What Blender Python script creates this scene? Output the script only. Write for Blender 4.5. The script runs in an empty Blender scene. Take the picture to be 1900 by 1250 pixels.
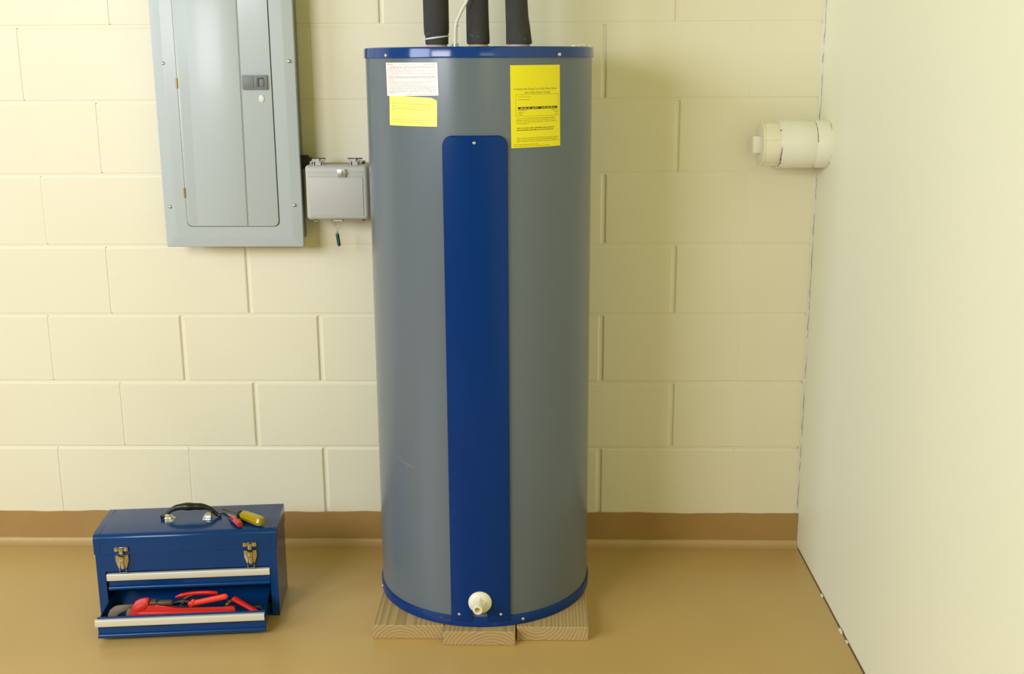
import bpy, bmesh, math, random
from mathutils import Vector, Matrix
random.seed(7)
sc = bpy.context.scene
col = sc.collection
PI = math.pi

# ------------------------------------------------------------------ camera
def make_camera():
    yaw, pit, rol = -0.02408264, 0.23783147, -0.00567576
    cy, sy, cp, sp = math.cos(yaw), math.sin(yaw), math.cos(pit), math.sin(pit)
    F = Vector((sy*cp, cy*cp, -sp)); R = Vector((cy, -sy, 0)); U = R.cross(F)
    cr, sr = math.cos(rol), math.sin(rol)
    R2 = R*cr + U*sr; U2 = U*cr - R*sr
    cam = bpy.data.cameras.new('camera'); o = bpy.data.objects.new('camera', cam)
    cam.sensor_width = 36; cam.lens = 36*2113.5/1900; cam.clip_start = .02
    B = -F
    o.matrix_world = Matrix(((R2.x, U2.x, B.x, -.7802), (R2.y, U2.y, B.y, -3.2252), (R2.z, U2.z, B.z, 1.4289), (0, 0, 0, 1)))
    col.objects.link(o); sc.camera = o
make_camera()
# ------------------------------------------------------------------ world, lamps, exposure
w = bpy.data.worlds.new('world'); sc.world = w; w.use_nodes = True
w.node_tree.nodes['Background'].inputs[0].default_value = (1.0, .90, .02, 1)
w.node_tree.nodes['Background'].inputs[1].default_value = .33
def area(name, loc, target, sx, sy, power, color):
    l = bpy.data.lights.new(name, 'AREA'); l.shape = 'RECTANGLE'; l.size = sx; l.size_y = sy
    l.energy = power; l.color = color
    o = bpy.data.objects.new(name, l); o.location = loc
    o.rotation_euler = (Vector(target)-Vector(loc)).to_track_quat('-Z', 'Y').to_euler()
    col.objects.link(o); return o
area('softbox_key', (-2.60, -2.90, 1.78), (-1.3, -.1, .9), .95, .95, 39.5, (1, 1, 1.10))
area('softbox_side', (-5.80, -3.60, 2.35), (-.6, -.3, .9), 2.2, 1.8, 116, (.87, 1, 1.28))
area('softbox_fill', (-.20, -3.60, 1.80), (-.93, -.3, 1.0), 1.0, .9, 7, (1, 1, .45))
sc.view_settings.view_transform = 'Standard'; sc.view_settings.look = 'None'
sc.view_settings.exposure = 0.08; sc.view_settings.gamma = 1; sc.view_settings.use_curve_mapping = False

# ------------------------------------------------------------------ materials
def lin(c):
    return tuple(((x/255)/12.92 if x/255 <= .04045 else ((x/255+.055)/1.055)**2.4) for x in c) + (1,)
def mat(name, rgb, rough=.5, metal=0, coat=0, bump=None, vary=None, spec=.5, trans=0):
    m = bpy.data.materials.new(name); m.use_nodes = True
    nt = m.node_tree; b = nt.nodes['Principled BSDF']
    b.inputs['Base Color'].default_value = lin(rgb); b.inputs['Roughness'].default_value = rough
    b.inputs['Metallic'].default_value = metal; b.inputs['Coat Weight'].default_value = coat
    b.inputs['Coat Roughness'].default_value = .12
    b.inputs['Specular IOR Level'].default_value = spec; b.inputs['Transmission Weight'].default_value = trans
    tc = None
    def noise(scale, detail=4):
        nonlocal tc
        if tc is None: tc = nt.nodes.new('ShaderNodeTexCoord')
        n = nt.nodes.new('ShaderNodeTexNoise'); n.inputs['Scale'].default_value = scale; n.inputs['Detail'].default_value = detail
        nt.links.new(tc.outputs['Object'], n.inputs['Vector']); return n
    if vary:                                  # (second colour, scale, lo, hi)
        n = noise(vary[1], 5); r = nt.nodes.new('ShaderNodeMapRange')
        r.inputs[1].default_value = vary[2]; r.inputs[2].default_value = vary[3]
        nt.links.new(n.outputs['Fac'], r.inputs[0])
        x = nt.nodes.new('ShaderNodeMix'); x.data_type = 'RGBA'
        x.inputs[6].default_value = lin(rgb); x.inputs[7].default_value = lin(vary[0])
        nt.links.new(r.outputs[0], x.inputs[0]); nt.links.new(x.outputs[2], b.inputs['Base Color'])
    if bump:                                  # list of (scale, strength, distance)
        prev = None
        for s, st, d in bump:
            n = noise(s, 5); bp = nt.nodes.new('ShaderNodeBump')
            bp.inputs['Strength'].default_value = st; bp.inputs['Distance'].default_value = d
            nt.links.new(n.outputs['Fac'], bp.inputs['Height'])
            if prev: nt.links.new(prev.outputs[0], bp.inputs['Normal'])
            prev = bp
        nt.links.new(prev.outputs[0], b.inputs['Normal'])
    return m
def wood_mat(name, cx, cz):
    m = bpy.data.materials.new(name); m.use_nodes = True; nt = m.node_tree; b = nt.nodes['Principled BSDF']
    N = nt.nodes.new; L = nt.links.new
    tc = N('ShaderNodeTexCoord'); mp = N('ShaderNodeMapping'); mp.inputs['Location'].default_value = (-cx, 0, -cz)
    mp.inputs['Scale'].default_value = (1, .035, 1)
    L(tc.outputs['Object'], mp.inputs['Vector'])
    wv = N('ShaderNodeTexWave'); wv.wave_type = 'RINGS'; wv.rings_direction = 'Y'; wv.wave_profile = 'SAW'
    wv.inputs['Scale'].default_value = 36; wv.inputs['Distortion'].default_value = 3.2; wv.inputs['Detail'].default_value = 2
    wv.inputs['Detail Scale'].default_value = 1.2
    L(mp.outputs[0], wv.inputs['Vector'])
    cr = N('ShaderNodeValToRGB'); e = cr.color_ramp.elements
    e[0].color = lin((190, 164, 114)); e[1].color = lin((158, 130, 84)); e[0].position = .35; e[1].position = 1
    L(wv.outputs['Fac'], cr.inputs[0])
    n = N('ShaderNodeTexNoise'); n.inputs['Scale'].default_value = 9; L(tc.outputs['Object'], n.inputs['Vector'])
    x = N('ShaderNodeMix'); x.data_type = 'RGBA'; x.blend_type = 'MULTIPLY'; x.inputs[0].default_value = .35
    L(cr.outputs[0], x.inputs[6]); L(n.outputs['Color'], x.inputs[7])
    x2 = N('ShaderNodeMix'); x2.data_type = 'RGBA'; x2.inputs[0].default_value = .12; L(cr.outputs[0], x2.inputs[6]); x2.inputs[7].default_value = lin((150, 125, 85))
    L(x2.outputs[2], b.inputs['Base Color'])
    bp = N('ShaderNodeBump'); bp.inputs['Strength'].default_value = .3; bp.inputs['Distance'].default_value = .0008
    L(wv.outputs['Fac'], bp.inputs['Height']); L(bp.outputs[0], b.inputs['Normal'])
    b.inputs['Roughness'].default_value = .75
    return m
M = {}
M['block'] = mat('cream_block_paint', (236, 231, 208), .42, bump=[(14, .08, .004), (160, .12, .0006)], vary=((234, 228, 203), 3, .35, .7))
M['mortar'] = mat('cream_mortar_paint', (236, 231, 208), .45, bump=[(80, .25, .0012)])
M['drywall'] = mat('pale_yellow_drywall', (244, 243, 218), .5, bump=[(220, .06, .0004), (6, .05, .003)])
M['floor'] = mat('tan_floor_paint', (198, 166, 104), .33, bump=[(5, .06, .004), (60, .05, .0006)], vary=((191, 158, 98), 2.2, .35, .7))
M['base'] = mat('brown_base_paint', (174, 140, 86), .38, bump=[(40, .18, .0015)], vary=((166, 131, 78), 6, .35, .7))
M['cove'] = mat('worn_cove_paint', (198, 166, 114), .45, bump=[(70, .3, .0015)], vary=((196, 172, 134), 22, .52, .68))
M['caulk'] = mat('white_caulk', (226, 222, 204), .6, bump=[(120, .4, .0015)])
M['crack'] = mat('dark_crack', (128, 124, 102), .9)
M['tank'] = mat('grey_satin_enamel', (99, 109, 119), .24, bump=[(3.5, .05, .004)], spec=.42)
M['blue'] = mat('blue_gloss_enamel', (0, 48, 114), .22, spec=.2)
M['blue_rim'] = mat('blue_rim_enamel', (0, 56, 128), .11, spec=.5)
M['blue_base'] = mat('blue_chipped_enamel', (0, 52, 118), .3, spec=.3, vary=((96, 72, 62), 26, .66, .70))
M['screw'] = mat('zinc_screw', (205, 205, 200), .3, metal=.9)
M['white_paper'] = mat('white_sticker', (244, 243, 238), .45)
M['pale_yellow'] = mat('pale_yellow_sticker', (252, 244, 120), .5)
M['yellow'] = mat('bright_yellow_sticker', (240, 228, 0), .45)
M['ink'] = mat('black_ink', (38, 36, 30), .6)
M['soft_ink'] = mat('soft_black_ink', (116, 108, 10), .6)
M['grey_ink'] = mat('grey_ink', (158, 158, 164), .6)
M['olive_ink'] = mat('olive_ink', (194, 180, 70), .6)
M['red_ink'] = mat('red_ink', (236, 150, 142), .6)
M['red_head'] = mat('red_heading_ink', (214, 66, 56), .6)
M['foam'] = mat('black_foam', (58, 57, 55), .85, bump=[(160, .5, .002), (14, .4, .006)], vary=((72, 71, 68), 12, .4, .75))
M['foam_dust'] = mat('dusty_foam', (84, 84, 82), .9, bump=[(120, .4, .002)])
M['tie'] = mat('white_nylon', (222, 228, 228), .4)
M['collar'] = mat('pinkish_sealant', (206, 176, 156), .7, bump=[(90, .4, .002)])
M['cable'] = mat('white_cable', (232, 226, 208), .45)
M['metal'] = mat('galvanised_steel', (176, 180, 176), .35, metal=.85)
M['fluff'] = mat('white_fibre', (236, 234, 224), .95, bump=[(150, .6, .003)])
M['valve'] = mat('white_plastic_valve', (240, 236, 216), .38)
M['valve_hole'] = mat('yellowed_bore', (196, 180, 112), .6)
M['panel'] = mat('light_grey_green_enamel', (180, 190, 194), .36, bump=[(4, .05, .004)], coat=.1)
M['panel_body'] = mat('grey_steel_box', (134, 142, 139), .5)
M['gap'] = mat('dark_gap', (46, 50, 48), .8)
M['brass'] = mat('brass', (176, 140, 62), .35, metal=.9)
M['latch_grey'] = mat('slate_plastic', (112, 118, 118), .45)
M['latch_dark'] = mat('dark_plastic', (44, 42, 42), .5)
M['dot'] = mat('pale_plastic_plug', (216, 222, 214), .4)
M['jbox'] = mat('light_grey_plastic', (186, 187, 184), .45)
M['jbox_back'] = mat('mid_grey_plastic', (152, 154, 150), .5)
M['green_tag'] = mat('dark_green_plastic', (14, 78, 68), .4)
M['pvc'] = mat('white_pvc', (240, 238, 224), .32)
M['pvc_cap'] = mat('cream_pvc', (238, 234, 210), .35)
M['primer'] = mat('purple_primer', (128, 96, 112), .6)
M['pencil'] = mat('dark_marker', (96, 92, 84), .6)
M['tb'] = mat('blue_toolbox_paint', (0, 56, 114), .2, spec=.38)
M['tb_in'] = mat('blue_toolbox_inside', (0, 42, 100), .35, spec=.2)
M['alu'] = mat('brushed_aluminium', (222, 218, 206), .42, metal=.35, bump=[(300, .05, .0003)])
M['chrome'] = mat('nickel_plate', (196, 188, 170), .14, metal=1)
M['bright'] = mat('bright_nickel', (240, 238, 232), .22, metal=.8)
M['black'] = mat('black_plastic', (24, 23, 22), .3)
M['red_iron'] = mat('red_cast_iron', (204, 24, 8), .36, spec=.35, bump=[(60, .12, .001)])
M['iron'] = mat('brown_steel', (88, 68, 44), .45, metal=.15, bump=[(90, .2, .0008)])
M['grip_red'] = mat('red_dipped_grip', (208, 18, 8), .25, coat=.2)
M['grip_orange'] = mat('orange_red_grip', (250, 70, 36), .5)
M['dark_steel'] = mat('dark_steel', (70, 64, 56), .4, metal=.7)
M['driver_red'] = mat('clear_red_plastic', (176, 20, 32), .15, coat=.5)
M['driver_yellow'] = mat('clear_yellow_plastic', (186, 160, 8), .15, coat=.5, trans=.25)
M['cream_bit'] = mat('beige_wire_nut', (196, 178, 130), .5)

# ------------------------------------------------------------------ mesh helpers
def link(name, bm, m, parent=None, smooth=False, angle=None):
    me = bpy.data.meshes.new(name)
    bmesh.ops.recalc_face_normals(bm, faces=bm.faces)
    bm.to_mesh(me); bm.free()
    me.materials.append(m)
    if smooth or angle:
        me.polygons.foreach_set('use_smooth', [True]*len(me.polygons))
        me.set_sharp_from_angle(angle=math.radians(angle or 40))
    o = bpy.data.objects.new(name, me); col.objects.link(o)
    if parent: o.parent = parent
    return o
def thing(name, label, cat, loc=(0, 0, 0), rz=0, group=None):
    o = bpy.data.objects.new(name, None); o.empty_display_size = .05; col.objects.link(o)
    o.location = loc; o.rotation_euler = (0, 0, rz); tag(o, label, cat, group); return o
def tag(o, label=None, cat=None, group=None):
    if label: o['label'] = label
    if cat: o['category'] = cat
    if group: o['group'] = group
    return o
def struct(o): o['kind'] = 'structure'; return o
def box(bm, x0, x1, y0, y1, z0, z1, bev=0, seg=2):
    vs = [bm.verts.new((x, y, z)) for x in (x0, x1) for y in (y0, y1) for z in (z0, z1)]
    f = [(0, 1, 3, 2), (4, 6, 7, 5), (0, 4, 5, 1), (2, 3, 7, 6), (0, 2, 6, 4), (1, 5, 7, 3)]
    fs = [bm.faces.new([vs[i] for i in q]) for q in f]
    if bev:
        es = list({e for q in fs for e in q.edges})
        bmesh.ops.bevel(bm, geom=es, offset=bev, segments=seg, affect='EDGES', profile=.5)
    return vs
def ring(bm, c, ax, bx, r, n, rb=None):
    rb = r if rb is None else rb
    return [bm.verts.new(c + ax*(r*math.cos(2*PI*i/n)) + bx*(rb*math.sin(2*PI*i/n))) for i in range(n)]
def bridge(bm, a, b):
    n = len(a)
    for i in range(n): bm.faces.new((a[i], a[(i+1) % n], b[(i+1) % n], b[i]))
def lathe(bm, prof, origin=(0, 0, 0), axis=(0, 0, 1), n=32, cap=True, twist=0):
    """prof: list of (radius, distance along axis)"""
    ax = Vector(axis).normalized(); o = Vector(origin)
    t = Vector((1, 0, 0)) if abs(ax.x) < .9 else Vector((0, 0, 1))
    u = (t - ax*t.dot(ax)).normalized(); v = ax.cross(u)
    if twist: u, v = u*math.cos(twist)+v*math.sin(twist), v*math.cos(twist)-u*math.sin(twist)
    rs = [ring(bm, o+ax*d, u, v, max(r, 1e-5), n) for r, d in prof]
    for a, b in zip(rs, rs[1:]): bridge(bm, a, b)
    if cap: bm.faces.new(rs[0]); bm.faces.new(rs[-1][::-1])
def tube(bm, pts, rad, n=12, flat=1.0, up=(0, 0, 1)):
    """tube through pts; rad scalar or list; flat scales the second axis"""
    P = [Vector(p) for p in pts]; R = rad if isinstance(rad, (list, tuple)) else [rad]*len(P)
    rs = []; upv = Vector(up)
    for i, p in enumerate(P):
        d = (P[min(i+1, len(P)-1)] - P[max(i-1, 0)]).normalized()
        s = d.cross(upv)
        if s.length < 1e-4: s = d.cross(Vector((1, 0, 0)))
        s.normalize(); b = s.cross(d)
        rs.append(ring(bm, p, s, b, R[i], n, R[i]*flat))
    for a, b in zip(rs, rs[1:]): bridge(bm, a, b)
    bm.faces.new(rs[0]); bm.faces.new(rs[-1][::-1])
def smooth_path(pts, k=6):
    P = [Vector(p) for p in pts]; out = []
    for i in range(len(P)-1):
        p0, p1, p2, p3 = P[max(i-1, 0)], P[i], P[i+1], P[min(i+2, len(P)-1)]
        for j in range(k):
            t = j/k
            out.append(.5*((2*p1)+(p2-p0)*t+(2*p0-5*p1+4*p2-p3)*t*t+(3*p1-p0-3*p2+p3)*t**3))
    out.append(P[-1]); return out
def capsule(bm, a, b, ra, rb, n=14, flat=1.0, up=(0, 0, 1)):
    a, b = Vector(a), Vector(b); d = (b-a).normalized()
    pts, rr = [], []
    for t in (0, .15, .45, .8, 1): pts.append(a - d*ra*(1-t)); rr.append(max(ra*math.sqrt(max(0, 1-(1-t)**2)), ra*.05))
    for t in (.33, .66): pts.append(a.lerp(b, t)); rr.append(ra+(rb-ra)*t)
    for t in (1, .8, .45, .15, 0): pts.append(b + d*rb*(1-t)); rr.append(max(rb*math.sqrt(max(0, 1-(1-t)**2)), rb*.05))
    tube(bm, pts, rr, n, flat, up)
def prism(bm, pts, d0, d1, fn, bev=0):
    """pts: outline (a, b); fn(a, b, d) -> 3-D point; extruded from depth d0 to d1"""
    A = [bm.verts.new(fn(a, b, d0)) for a, b in pts]; B = [bm.verts.new(fn(a, b, d1)) for a, b in pts]
    f0 = bm.faces.new(A); f1 = bm.faces.new(B[::-1]); n = len(A)
    for i in range(n): bm.faces.new((A[i], B[i], B[(i+1) % n], A[(i+1) % n]))
    if bev:
        bmesh.ops.bevel(bm, geom=list(f0.edges)+list(f1.edges), offset=bev, segments=2, affect='EDGES', profile=.5, clamp_overlap=True)
def rrect(x0, x1, z0, z1, r, n=5, corners=(1, 1, 1, 1)):
    out = []
    for (cx, cz, a0, on) in ((x1-r, z0+r, -90, corners[1]), (x1-r, z1-r, 0, corners[2]), (x0+r, z1-r, 90, corners[3]), (x0+r, z0+r, 180, corners[0])):
        if not on:
            sx = 1 if cx > (x0+x1)/2 else -1; sz = 1 if cz > (z0+z1)/2 else -1
            out.append((cx+sx*r, cz+sz*r)); continue
        for i in range(n+1):
            t = math.radians(a0+90*i/n); out.append((cx+r*math.cos(t), cz+r*math.sin(t)))
    return out
XZ = lambda a, b, d: Vector((a, d, b))
def plate(bm, x0, x1, z0, z1, yb, yf, r=.004, bev=.0015): prism(bm, rrect(x0, x1, z0, z1, r), yb, yf, XZ, bev)
def dome_screw(parent, c, axis, r=.0045, name='screw', m='screw', label=None):
    bm = bmesh.new(); lathe(bm, [(r, 0), (r, r*.25), (r*.75, r*.6), (r*.3, r*.75)], c, axis, 12)
    o = link(name, bm, M[m], parent, angle=60); return o

# ------------------------------------------------------------------ setting: floor, walls, baseboard
bm = bmesh.new(); box(bm, -6, .12, -6, .12, -.1, 0); struct(link('floor', bm, M['floor']))
bm = bmesh.new(); box(bm, -6, 0, .0045, .12, 0, 2.75); wall_back = struct(link('wall_back', bm, M['mortar']))
bm = bmesh.new(); box(bm, 0, .12, -6, .12, 0, 2.75); struct(link('wall_right', bm, M['drywall']))
# block courses: lower joint of course k at z = .3083 + .2032 k, perpend positions as laid (x of the joint, width class)
JT = {-1: [-3.86, -3.45, -3.04, -2.635, -2.228, -1.8311, -1.4216, -1.006, -.5999, -.2], 0: [-3.65, -3.24, -2.83, -2.4191, -2.0219, -1.6204, -1.21, -.80, -.3896],
      1: [-3.85, -3.44, -3.03, -2.62, -2.2173, -1.8236, -1.4193, -1.005, -.5987, -.2], 2: [-3.65, -3.24, -2.83, -2.4291, -2.0273, -1.6199, -1.21, -.80, -.3929],
      3: [-3.84, -3.43, -3.02, -2.61, -2.1958, -1.8181, -1.41, -1.0, -.5963, -.2], 4: [-3.63, -3.22, -2.81, -2.3934, -2.0186, -1.61, -1.20, -.80, -.3936],
      5: [-3.86, -3.45, -3.04, -2.63, -2.22, -1.82, -1.41, -1.0, -.6003, -.2], 6: [-3.6, -3.19, -2.78, -2.3672, -1.96, -1.6, -1.2122, -.81, -.4048],
      7: [-3.86, -3.45, -3.04, -2.63, -2.22, -1.82, -1.41, -1.0, -.6003, -.2], 8: [-3.6, -3.19, -2.78, -2.37, -1.96, -1.6, -1.21, -.81, -.4048],
      11: [-3.86, -3.45, -3.04, -2.63, -2.22, -1.82, -1.41, -1.0, -.6003, -.2],
      9: [-3.86, -3.45, -3.04, -2.63, -2.22, -1.82, -1.41, -1.0, -.6003, -.2], 10: [-3.6, -3.19, -2.78, -2.37, -1.96, -1.6, -1.21, -.81, -.4048]}
FULL = {-1.4216, -.5999, -.3896, -1.6204, -1.4193, -.5987, -1.6199, -.3929, -.5963, -.3936, -.6003, -1.2122, -.4048, -1.8236}
DJ = {-1: .0030, 0: .0030, 1: .0027, 2: .0018, 3: .0012}
def joint_half(x):                      # half-width and depth of a perpend: full, or filled with paint
    if x in FULL: return .0055, .0035
    if x == -.2: return .0004, .0004
    return .0018, .0011
for k, xs in JT.items():
    z0 = .3083+.2032*k + .0035 if k > -1 else .03
    z1 = min(.3083+.2032*(k+1) - .0035, 2.74)
    lo = xs[0]
    more = [lo-.41*q for q in (5, 4, 3, 2, 1) if lo-.41*q > -5.9]
    xs = more+xs; JT[k] = xs
    edges = [(-5.99, .001, .001)] + [(x, *joint_half(x)) for x in xs] + [(0, .0015, .001)]
    for (xa, ha, da), (xb, hb, db) in zip(edges, edges[1:]):
        x0, x1 = xa+ha, xb-hb; j = random.uniform(-.0005, .0005); db_, dt_ = .0012, .0050
        dj = DJ.get(k, .0009)
        y0, yb = -.0005+j, .012
        bm = bmesh.new()
        F = [bm.verts.new(p) for p in ((x0+da, y0, z0+db_), (x1-db, y0, z0+db_), (x1-db, y0, z1-dt_), (x0+da, y0, z1-dt_))]
        S = [bm.verts.new(p) for p in ((x0, y0+da, z0), (x1, y0+db, z0), (x1, y0+db, z1), (x0, y0+da, z1))]
        # the side arrises sink to their own depth, the bed arrises to 3 mm
        S[0].co.y = S[1].co.y = S[2].co.y = S[3].co.y = y0+dj
        Bk = [bm.verts.new((v.co.x, yb, v.co.z)) for v in S]
        bm.faces.new(F)
        for i in range(4):
            q = (i+1) % 4
            bm.faces.new((F[i], S[i], S[q], F[q])); bm.faces.new((S[i], Bk[i], Bk[q], S[q]))
        o = link('block', bm, M['block'], wall_back)
# mortar in the filled perpends and in the shallow upper beds, so that they read as hairlines
bm = bmesh.new()
for k in range(2, 12):
    z = .3083+.2032*k
    if z < 2.7: box(bm, -5.99, -.0005, DJ.get(k, .0009)-.0001, .0044, z-.0036, z+.0036)
for k, xs in JT.items():
    for x in xs:
        if x not in FULL:
            z0 = max(.3083+.2032*k+.006, .03) if k > -1 else .03; z1 = min(.3083+.2032*(k+1)-.006, 2.74)
            hw = .0026 if x != -.2 else .0012
            box(bm, x-hw, x+hw, .0004 if x != -.2 else -.0001, .01, z0, z1)
o = link('joint_filler', bm, M['block'], wall_back); o['kind'] = 'stuff'
# painted base band with a cove foot; its top edge is brushed by hand, so it wavers
def wavy(x): return .1020 + .0013*math.sin(x*9.1+1) + .0009*math.sin(x*23) + .0006*math.sin(x*61)
bm = bmesh.new(); prev = None; n = 300
for i in range(n+1):
    x = -5.99 + 5.989*i/n
    prof = [(-.001, wavy(x)), (-.0042, wavy(x)-.0015), (-.0045, .024), (-.0050, .015)]
    r = [bm.verts.new((x, y, z)) for y, z in prof]
    if prev:
        for a in range(3): bm.faces.new((prev[a], prev[a+1], r[a+1], r[a]))
    prev = r
base = struct(link('baseboard_back', bm, M['base'], angle=30))
bm = bmesh.new(); prev = None
for i in range(n+1):
    x = -5.99 + 5.989*i/n; q = .0015*math.sin(x*17)+.001*math.sin(x*47)
    prof = [(-.0054, .0165+q*.5)] + [(-.0055-.022*(1-math.cos(t)), .0150-.0140*math.sin(t)) for t in [PI/2*k/5 for k in range(6)]] + [(-.036+q, .0004)]
    r = [bm.verts.new((x, y, z)) for y, z in prof]
    if prev:
        for a in range(len(r)-1): bm.faces.new((prev[a], prev[a+1], r[a+1], r[a]))
    prev = r
link('cove', bm, M['cove'], base, smooth=True, angle=50)
# corner bead of caulk, hair cracks in it, and the gap along the foot of the right wall
def ribbon(name, m, f, n, parent=None):
    bm = bmesh.new(); prev = None
    for i in range(n+1):
        r = [bm.verts.new(p) for p in f(i/n)]
        if prev:
            for a in range(len(r)-1): bm.faces.new((prev[a], prev[a+1], r[a+1], r[a]))
        prev = r
    return link(name, bm, m, parent, angle=50)
rc = random.Random(3)
jit = [rc.uniform(-1, 1) for _ in range(402)]
def bead(t):
    i = int(t*400); z = .103 + 2.6*t; a = .0090+.0022*math.sin(t*40)+.0016*jit[i]
    b = .0035 + .001*jit[(i*7) % 400]
    return [(-a, -.0008, z), (-a*.6, -.0035, z), (-.002, -.0042-b*.3, z), (-.001, -b-.0035, z), (.0006, -b-.0040, z)]
trim1 = struct(ribbon('trim_1', M['caulk'], bead, 400))
bm = bmesh.new(); z = .12
while z < 2.5:
    L_ = rc.uniform(.02, .11); pts = []
    for q in range(6): pts.append((-.0030 + rc.uniform(-.0020, .0016), -.0050, z+L_*q/5))
    tube(bm, pts, [.0003]+[rc.uniform(.0003, .0009) for _ in range(4)]+[.0003], 5)
    z += L_ + rc.uniform(-.01, .06)
o = link('crack', bm, M['crack'], trim1); o['kind'] = 'stuff'
def foot(t):
    i = int(t*300); y = -.004 - 3.2*t; h = .0012 + .0030*t**.5*(.4+abs(jit[i])*.6); d = .002+.004*t*(.5+.5*abs(jit[(i*3) % 300]))
    return [(-.0002, y, h), (-.0012, y, h*.8), (-.0015-d, y, .0006)]
trim2 = struct(ribbon('trim_2', mat('grubby_floor_edge', (104, 80, 52), .7, bump=[(90, .4, .002)]), foot, 300))
bm = bmesh.new()
for yy, s in ((-.345, .005), (-.545, .007), (-.60, .004)):
    vs = [bm.verts.new((-.001-rc.random()*s*.8, yy+(q-2.5)*s*.8, .001+s*rc.uniform(.3, .9))) for q in range(6)]
    vs += [bm.verts.new((-.004-rc.random()*s, yy+(q-2.5)*s*.8, .0007)) for q in range(6)]
    bmesh.ops.convex_hull(bm, input=vs)
o = link('paint_flake', bm, M['caulk'], trim2); o['kind'] = 'stuff'

# ------------------------------------------------------------------ water heater
TC = Vector((-.928, -.32, 0)); RT = .2797
def tp(r, deg, z):                      # point on the tank, angle measured from the front
    a = math.radians(deg); return Vector((r*math.sin(a), -r*math.cos(a), z))
wh = thing('water_heater', 'tall grey water heater with blue lid and blue front strip standing on wooden boards', 'water heater', (TC.x, TC.y, .038))
def L(z): return z-.038
bm = bmesh.new(); lathe(bm, [(RT-.004, L(.045)), (RT, L(.047)), (RT, L(1.44)), (RT-.004, L(1.443))], n=128); link('tank', bm, M['tank'], wh, angle=40)
bm = bmesh.new(); lathe(bm, [(.2815, 0), (.2835, .002), (.2838, L(.064)), (.2832, L(.0653)), (.2796, L(.0655))], n=128); br = link('base_ring', bm, M['blue_base'], wh, angle=30)
bm = bmesh.new(); lathe(bm, [(.2805, L(1.4362)), (.2836, L(1.4360)), (.2843, L(1.4375)), (.2836, L(1.441)), (.2834, L(1.4565)), (.2825, L(1.4592)), (.2800, L(1.4606)), (.2770, L(1.4600)), (.2755, L(1.4570)), (.01, L(1.4580))], n=128)
lid = link('lid', bm, M['blue_rim'], wh, angle=35)
for a in (-46.6, 43.55): dome_screw(lid, tp(.2834, a, L(1.4425)), tp(1, a, 0), .0048)
for a, z in ((22.4, .052), (-75, .050)): dome_screw(br, tp(.2836, a, L(z)), tp(1, a, 0), .0045)
bm = bmesh.new()
for a, z, sx, sz in ((-20.5, .056, .0050, .0022), (-17.6, .0515, .0035, .0013), (-15.8, .0535, .0030, .0016), (-19.2, .0500, .0020, .0012), (-31.0, .0610, .0022, .0010)):
    bmesh.ops.create_icosphere(bm, subdivisions=2, radius=1, matrix=Matrix.Translation(tp(.2838, a, L(z))) @ Matrix.Rotation(math.radians(a), 4, 'Z') @ Matrix.Diagonal((sx, .0004, sz, 1)))
o = link('rust_spot', bm, mat('rust_brown', (112, 72, 58), .8), br, smooth=True, angle=180); o['kind'] = 'stuff'
# curved access panel with rounded top corners and a notch under the valve
def access():
    bm = bmesh.new(); A0, A1, ZT, ZB = -14.95, 15.75, 1.2640, .0535; rr = .024
    angs = [A0]+[A0+.35]+[A0+.35+(A1-A0-.7)*i/40 for i in range(1, 40)]+[A1-.35, A1]
    notch = (-3.9, 3.5)
    def zt(a):
        s = min(a-A0, A1-a)*PI/180*RT
        return ZT if s >= rr else ZT-rr+math.sqrt(max(0, rr*rr-(rr-s)**2))
    def bulge(a):
        return .0062
    prev = None
    for i, a in enumerate(angs):
        e = i in (0, len(angs)-1); R1 = RT+(.0042 if e else bulge(a))
        zb = .0535
        if notch[0] < a < notch[1]: zb = .086
        zs = [(RT-.001, zt(a)), (RT+.0042, zt(a)), (R1, zt(a)-.0025), (R1, .9), (R1, .4), (R1, .12), (R1, zb+.002), (RT+.004, zb), (RT-.001, zb)]
        r = [bm.verts.new(tp(q, a, L(z))) for q, z in zs]
        if prev:
            for k in range(len(r)-1): bm.faces.new((prev[k], prev[k+1], r[k+1], r[k]))
        else: first = r
        prev = r
    for r in (first, prev):
        cl = [bm.verts.new(tp(RT-.001, A0 if r is first else A1, L(z))) for z in (1.2, .9, .4, .12)]
        bm.faces.new([r[0], r[1], r[2], r[3], r[4], r[5], r[6], r[7], r[8]])
        for v in cl: bm.verts.remove(v)
    return bm
ap = link('access_panel', access(), M['blue'], wh, angle=25); ap['label'] = 'long blue cover strip with rounded top corners'
for a, z in ((-10.54, .0735), (10.62, .0738), (.25, 1.2476)): dome_screw(ap, tp(RT+.0060, a, L(z)), tp(1, a, 0), .0042)
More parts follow.
